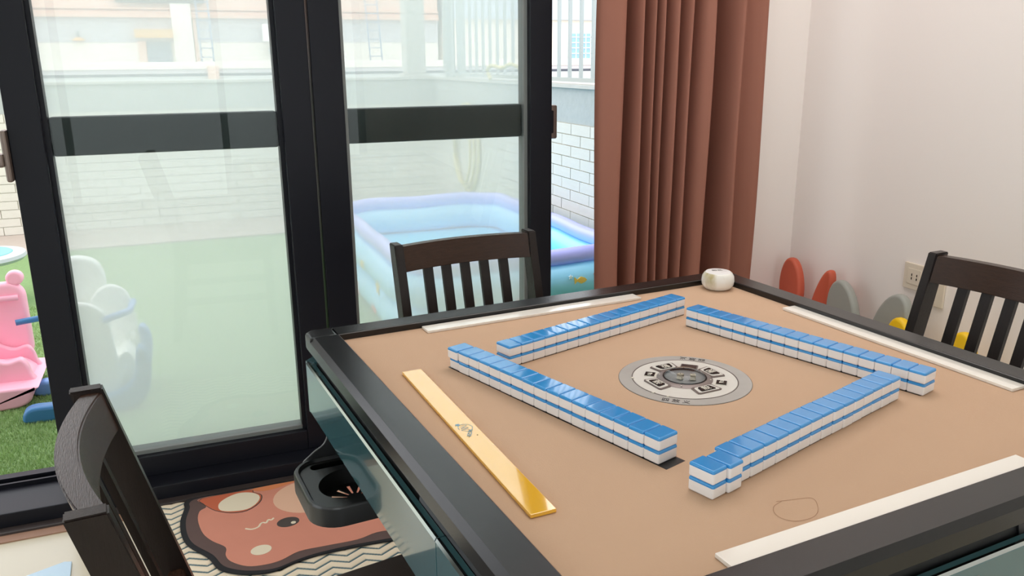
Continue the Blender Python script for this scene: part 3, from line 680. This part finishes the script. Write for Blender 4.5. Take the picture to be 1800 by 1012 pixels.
# ------------------------------------------------------------------ chairs
def chair(x, y, rz, label):
    R_ = tag(empty('dining_chair', (x, y, 0), rz), label, 'chair', 'dark wooden chairs around the mahjong table')
    lean = math.tan(rad(16)); zt, zs, hw = .862, .44, .171
    def bxp(z): return -.215 - max(0, z-.47)*lean*.9 - max(0, .4-z)*.12
    for sy in (-1, 1):
        bm = bmesh.new(); rings = []
        zl = [0, .2, .40, .47, .55, .65, .75, zt]
        for z in zl:
            bx0 = bxp(z); y0 = sy*hw; t = .0105; d = .0195
            rings.append([bm.verts.new((bx0+a*d, y0+b*t, z)) for a, b in ((-1, -1), (1, -1), (1, 1), (-1, 1))])
        for A, B in zip(rings, rings[1:]):
            for i in range(4): bm.faces.new((A[i], A[(i+1) % 4], B[(i+1) % 4], B[i]))
        bm.faces.new(rings[0][::-1]); bm.faces.new(rings[-1])
        bm.faces.ensure_lookup_table(); long = [e for e in bm.edges if abs(e.verts[0].co.z-e.verts[1].co.z) > .01] + list(bm.faces[-1].edges)
        bmesh.ops.bevel(bm, geom=long, offset=.002, segments=2, affect='EDGES')
        from_bm('back_post', bm, m_wood, R_, autosmooth=True)
    def arc(v): return -.025*(1-(v/(hw-.011))**2)
    def rail(name, z0, z1, th, xo):
        bm = bmesh.new(); N = 16; rings = []
        for i in range(N+1):
            v = -(hw-.011)+2*(hw-.011)*i/N
            # direction of the arc for square thickness
            rings.append([bm.verts.new((bxp(z)+xo+arc(v)+o_, v, z)) for z, o_ in ((z0, -th/2), (z0, th/2), (z1, th/2), (z1, -th/2))])
        for A, B in zip(rings, rings[1:]):
            for i in range(4): bm.faces.new((A[i], A[(i+1) % 4], B[(i+1) % 4], B[i]))
        bm.faces.new(rings[0][::-1]); bm.faces.new(rings[-1])
        bmesh.ops.recalc_face_normals(bm, faces=bm.faces)
        es = [e for e in bm.edges if abs(e.verts[0].co.y-e.verts[1].co.y) > .005]
        bmesh.ops.bevel(bm, geom=es, offset=.002, segments=2, affect='EDGES')
        return from_bm(name, bm, m_woodh, R_, autosmooth=True)
    rail('top_rail', .800, .857, .025, .004)
    rail('lower_rail', .535, .575, .02, .004)
    for i in range(5):
        v = -.098+.049*i
        bm = bmesh.new(); rings = []
        for z in (.574, .65, .72, .801):
            xx = bxp(z)+.004+arc(v); rings.append([bm.verts.new((xx+a*.005, v+b*.0115, z)) for a, b in ((-1, -1), (1, -1), (1, 1), (-1, 1))])
        for A, B in zip(rings, rings[1:]):
            for q in range(4): bm.faces.new((A[q], A[(q+1) % 4], B[(q+1) % 4], B[q]))
        bm.faces.new(rings[0][::-1]); bm.faces.new(rings[-1])
        from_bm('back_slat', bm, m_wood, R_)
    prism('seat', smooth_poly([(-.215, -.205), (-.0, -.222), (.19, -.235), (.215, -.21), (.218, 0), (.215, .21), (.19, .235), (0, .222), (-.215, .205), (-.222, 0)], 3), .432, .455, m_seat, R_, 'z', .006, 3)
    for sy in (-1, 1):
        bm = bm_box(.155, sy*.19-.018, 0, .192, sy*.19+.018, .432, .003)
        from_bm('front_leg', bm, m_wood, R_, autosmooth=True)
        box('side_apron', (-.2, sy*.19-.01, .375), (.155, sy*.19+.01, .432), m_woodh, R_)
        box('side_stretcher', (-.24, sy*.188-.009, .18), (.155, sy*.188+.009, .21), m_woodh, R_)
    box('front_apron', (.165, -.172, .375), (.185, .172, .432), m_woodh, R_); box('rear_apron', (-.215, -.172, .375), (-.195, .172, .432), m_woodh, R_)
    return R_
chair(-.548, -.085, rad(4.5), 'dark wooden slat-back chair beside the yellow ruler, its curved top rail toward the camera')
chair(-.094, .448, rad(-85.4), 'dark wooden slat-back chair standing between the table and the glass door')
chair(.463, .002, rad(184.4), 'dark wooden slat-back chair standing in front of the wall socket')

# ------------------------------------------------------------------ cup holder hanging from the table side
ch = tag(empty('cup_holder', (0, 0, 0), TH), 'black plastic cup and ashtray holder hanging under the table edge', 'cup holder')
X0, Y0, X1, Y1, ZT, ZB = -.578, .194, -.405, .392, .565, .527
outer = rrect(X0, Y0, X1, Y1, .052, 8); inner_w = ellipse(-.487, .278, .062, .058, 0, 36)
def ring_plate(name, out_p, holes, z, m, parent):
    bm = bmesh.new(); es = []
    for lp in [out_p]+holes:
        vsx = [bm.verts.new((u, v, z)) for u, v in lp]
        es += [bm.edges.new((vsx[i], vsx[(i+1) % len(vsx)])) for i in range(len(vsx))]
    bmesh.ops.triangle_fill(bm, edges=es, use_beauty=True); return from_bm(name, bm, m, parent)
def band(name, lo_poly, zlo, hi_poly, zhi, m, parent):
    bm = bmesh.new(); A = [bm.verts.new((u, v, zlo)) for u, v in lo_poly]; B = [bm.verts.new((u, v, zhi)) for u, v in hi_poly]; n = len(A)
    for i in range(n): bm.faces.new((A[i], A[(i+1) % n], B[(i+1) % n], B[i]))
    return from_bm(name, bm, m, parent, smooth=True)
def inset(p, d): return rrect(X0+d, Y0+d, X1-d, Y1-d, max(.052-d, .01), 8)
bm = bmesh.new()
levels = [(inset(0, .004), ZB), (inset(0, 0), ZB+.002), (inset(0, 0), ZT-.004), (inset(0, .003), ZT), (inset(0, .008), ZT), (inset(0, .011), ZT-.004), (inset(0, .011), ZT-.006)]
prev = None
for poly, z in levels:
    cur = [bm.verts.new((u, v, z)) for u, v in poly]
    if prev:
        for i in range(len(cur)): bm.faces.new((prev[i], prev[(i+1) % len(cur)], cur[(i+1) % len(cur)], cur[i]))
    prev = cur
from_bm('tray_rim', bm, m_tray, ch, autosmooth=True)
slot = rrect(-.545, .352, -.42, .372, .009, 5)
ring_plate('tray_deck', inset(0, .011), [inner_w, slot], ZT-.006, m_tray, ch)
band('cup_well', ellipse(-.487, .278, .058, .054, 0, 36), ZB+.002, inner_w, ZT-.006, m_tray, ch)
band('slot_well', slot, ZB+.004, slot, ZT-.006, m_lip, ch); prism('slot_floor', slot, ZB+.003, ZB+.004, m_lip, ch)
# well floor: hub and radial bars, open between them
lathe('well_ring', [(.042, ZB+.003), (.059, ZB+.003)], m_tray, ch, 36, (-.487, .278, 0)); lathe('well_hub', [(0, ZB+.003), (.015, ZB+.003)], m_tray, ch, 24, (-.487, .278, 0))
for i in range(12):
    a0, a1 = 2*PI*i/12+.17, 2*PI*(i+1)/12-.17+.12; cxx, cyy = -.487, .278
    pr = [(.0145, a0), (.0425, a0-.06), (.0425, (a0+a1)/2+.03), (.0425, a1+.02), (.0145, a1)]
    prism('well_bar', [(cxx+r*math.cos(a), cyy+r*math.sin(a)) for r, a in pr], ZB+.0015, ZB+.003, m_tray, ch)
prism('hanger', smooth_poly([(-.578+.03, ZT-.01), (-.535, .575), (-.512, .59), (-.500, .617), (-.492, .617), (-.47, .57), (-.44, ZT-.01)], 4), .386, .391, m_tray, ch, 'y', .001, 1)
box('mounting_lug', (-.47, .36, .565), (-.43, .39, .617), m_tray, ch, .002)
scr = lathe('screw', [(0, .003), (.004, .0025), (.005, 0)], m_chrome, ch, 12, (-.462, .262, ZB+.006))

# ------------------------------------------------------------------ floor coverings
def zig(x): 
    t = (x/.086) % 1.0; return abs(t-.5)*2
def carpet_h(x, y):
    p = ((y + .024*zig(x))/.031) % 1.0
    return abs(math.sin(PI*p))
nx, ny = 460, 190; X0c, X1c, Y0c, Y1c = -.895, .92, .62, 1.338
vs = []; fs = []
for j in range(ny+1):
    for i in range(nx+1):
        x = X0c+(X1c-X0c)*i/nx; y = Y0c+(Y1c-Y0c)*j/ny
        e = 0 if i in (0, nx) or j in (0, ny) else 1
        vs.append((x, y, .001+e*(.0015+.0065*carpet_h(x, y)**.6)))
for j in range(ny):
    for i in range(nx):
        a = j*(nx+1)+i; fs.append((a, a+1, a+nx+2, a+nx+1))
me = bpy.data.meshes.new('zigzag_rug'); me.from_pydata(vs, [], fs)
def zig_mat():
    m = bpy.data.materials.new('zigzag_pile'); m.use_nodes = True; nt = m.node_tree; b = nt.nodes['Principled BSDF']; b.inputs['Roughness'].default_value = .95
    L = nt.links.new
    tc = nt.nodes.new('ShaderNodeTexCoord'); sp = nt.nodes.new('ShaderNodeSeparateXYZ'); L(tc.outputs['Object'], sp.inputs[0])
    def mth(op, a, b_=None):
        n = nt.nodes.new('ShaderNodeMath'); n.operation = op
        for k, v in enumerate((a, b_)):
            if v is None: continue
            if isinstance(v, (int, float)): n.inputs[k].default_value = v
            else: L(v, n.inputs[k])
        return n.outputs[0]
    t = mth('FLOORED_MODULO', mth('DIVIDE', sp.outputs[0], .086), 1.0)
    z = mth('MULTIPLY', mth('ABSOLUTE', mth('SUBTRACT', t, .5)), 2.0)
    p = mth('FLOORED_MODULO', mth('DIVIDE', mth('ADD', sp.outputs[1], mth('MULTIPLY', z, .024)), .031), 1.0)
    h = mth('ABSOLUTE', mth('SINE', mth('MULTIPLY', p, PI)))
    r = nt.nodes.new('ShaderNodeValToRGB'); e = r.color_ramp.elements
    e[0].position = .22; e[0].color = (*lin((86, 116, 124)), 1); e[1].position = .5; e[1].color = (*lin((242, 226, 200)), 1)
    L(h, r.inputs[0]); L(r.outputs[0], b.inputs['Base Color'])
    n = nt.nodes.new('ShaderNodeTexNoise'); n.inputs['Scale'].default_value = 500; bp = nt.nodes.new('ShaderNodeBump'); bp.inputs['Strength'].default_value = .5; bp.inputs['Distance'].default_value = .002
    L(tc.outputs['Object'], n.inputs['Vector']); L(n.outputs['Fac'], bp.inputs['Height']); L(bp.outputs[0], b.inputs['Normal']); return m
zr = link('zigzag_rug', me, zig_mat(), None, True)
tag(zr, 'cream and grey-teal zigzag pile rug on the floor under the table', 'rug')

ZM = .0095
bear = tag(empty('animal_face_mat', (0, 0, ZM)), 'brown floor mat shaped like a cartoon animal face on the zigzag rug', 'mat')
half_ = [(-.642, 1.336), (-.75, 1.337), (-.805, 1.336), (-.824, 1.318), (-.824, 1.285), (-.836, 1.216), (-.834, 1.136), (-.817, 1.071), (-.772, .997), (-.748, .931), (-.705, .891), (-.660, .872), (-.618, .867), (-.564, .884), (-.501, .896), (-.396, .896), (-.277, .888)]
MX = -.22
out_ = half_ + [(2*MX-x, y) for x, y in reversed(half_)]
outl = smooth_poly(out_, 4)
prism('mat_binding', outl, 0, .005, m_rug_edge, bear, 'z', .002, 2)
cxm, cym = MX, 1.10
inn = [(cxm+(x-cxm)*.975, cym+(y-cym)*.955) for x, y in outl]
prism('brown_pile', inn, .004, .0056, m_rug_brown, bear)
pk_ = [(-.60, 1.322), (-.776, 1.322), (-.769, 1.285), (-.765, 1.262), (-.783, 1.245), (-.789, 1.196), (-.779, 1.122), (-.757, 1.071), (-.725, 1.025), (-.727, .986), (-.716, .951), (-.679, .913), (-.633, .902), (-.593, .907), (-.545, .930), (-.475, .929), (-.39, .926), (-.334, .941), (-.27, .935)]
pk_ = pk_ + [(2*MX-x, y) for x, y in reversed(pk_)]
prism('face_print', smooth_poly(pk_, 4), .0054, .0062, m_rug_pink, bear)
hat = [(-.776, 1.320), (-.772, 1.285), (-.764, 1.268), (-.741, 1.231), (-.699, 1.200), (-.655, 1.195), (-.617, 1.228), (-.606, 1.272), (-.628, 1.300), (-.640, 1.320)]
prism('dark_outline', [(x*1.0, y) for x, y in smooth_poly(hat, 3)], .006, .0066, m_rug_eye, bear)
hat2 = [(x+(-.700-x)*.035, y+(1.265-y)*.05) for x, y in hat]
prism('ear_print', smooth_poly(hat2, 3), .0064, .0070, m_rug_red, bear)
prism('white_patch', smooth_poly([(-.730, 1.262), (-.711, 1.290), (-.673, 1.309), (-.635, 1.298), (-.614, 1.268), (-.624, 1.231), (-.655, 1.204), (-.699, 1.209), (-.727, 1.228)], 4), .0068, .0074, m_rug_cream, bear)
prism('orange_strip', smooth_poly([(-.625, 1.322), (-.60, 1.296), (-.555, 1.30), (-.50, 1.318), (-.44, 1.322)], 3), .006, .0066, m_rug_orange, bear)
prism('muzzle_print', ellipse(-.475, 1.215, .105, .098, 0, 32), .0062, .0069, m_rug_peach, bear)
prism('eye_print', ellipse(-.5535, 1.088, .031, .025, .1, 28), .0062, .0069, m_rug_eye, bear); prism('eye_glint', ellipse(-.540, 1.079, .007, .007, 0, 16), .0067, .0073, m_rug_cream, bear)
prism('cheek_print', ellipse(-.638, .974, .027, .023, .1, 28), .0062, .0069, m_rug_cream, bear)
from_bm('smile_line', bm_tube([(u, v, .0062) for u, v in smooth_poly([(-.668, 1.099), (-.652, 1.089), (-.634, 1.094), (-.626, 1.109), (-.619, 1.113), (-.611, 1.108), (-.604, 1.122), (-.596, 1.118), (-.589, 1.126)], 4, False)], .003, 6, False, None, .35), m_rug_cream, bear)

blu = prism('daylight_patch', [(-1.42, .98), (-1.10, 1.04), (-1.104, 1.128), (-1.122, 1.134), (-1.42, 1.02)], .0005, .006, m_paleblue, None, 'z', .001, 1)  # daylight falling on the floor, put in as a thin pale blue sheet
tag(blu, 'pale blue daylight patch on the cream floor, laid as a thin sheet', 'sheet')

# ------------------------------------------------------------------ right wall: socket and children's ear-back stools
so_ = tag(empty('wall_socket', (WX, .85, .578)), 'cream double-pin wall socket behind the slat-back chair', 'socket')
from_bm('plate', bm_box(-.009, -.043, -.043, -.0002, .043, .043, .003, 2), m_outlet, so_, autosmooth=True)
from_bm('insert', bm_box(-.011, -.026, -.026, -.008, .026, .026, .002, 2), m_outlet, so_, autosmooth=True)
for v, w in ((.008, .006), (.008, -.006), (-.012, .006), (-.012, -.006)): box('pin_hole', (-.0114, v-.0018, w-.004), (-.0108, v+.0018, w+.004), m_key, so_)
so2 = tag(empty('wall_socket', (WX, .775, .545)), 'second cream wall socket half hidden by the chair back post', 'socket')
from_bm('plate', bm_box(-.009, -.043, -.043, -.0002, .043, .043, .003, 2), m_outlet, so2, autosmooth=True)
for v, w in ((.006, .008), (-.006, .008), (0, -.009)): box('pin_hole', (-.0096, v-.0018, w-.004), (-.0088, v+.0018, w+.004), m_key, so2)
def ear_stool(y, m, ears, label, x=1.30):
    R_ = tag(empty('ear_back_stool', (x, y, 0)), label, 'stool', 'small stools with ear-shaped backs')
    prism('seat', rrect(-.15, -.12, .10, .12, .05, 6), .25, .275, m, R_, 'z', .008, 2)
    for sx in (-.12, .07):
        for sy in (-.09, .09):
            lathe('leg', [(0, 0), (.016, 0), (.02, .25), (0, .25)], m_pwhite, R_, 14, (sx, sy, 0))
    for (yo, zo, tilt, a, b) in ears:
        base = (0.075, yo, zo)
        e = from_bm('ear', bm_prism(ellipse(0, 0, a, b, 0, 36), -.017, .017, 'x', .012, 3), m, R_, autosmooth=True)
        e.location = base; e.rotation_euler = (tilt, rad(4), 0)
    box('back_support', (.06, -.10, .27), (.085, .10, .32), m, R_, .006)
    return R_
ear_stool(1.245, m_or, ((.095, .425, rad(-9), .058, .115), (-.065, .41, rad(13), .038, .13)), 'coral plastic stool with ear-shaped back against the wall beside the curtain')
ear_stool(.934, m_gy, ((.10, .405, rad(-17), .068, .125), (-.105, .420, rad(15), .066, .125)), 'grey plastic stool with ear-shaped back, between the coral and yellow stools', 1.265)
ear_stool(.626, m_yl, ((.115, .365, rad(-12), .058, .12), (-.078, .388, rad(12), .058, .12)), 'yellow plastic stool with ear-shaped back, seen through the chair slats', 1.225)
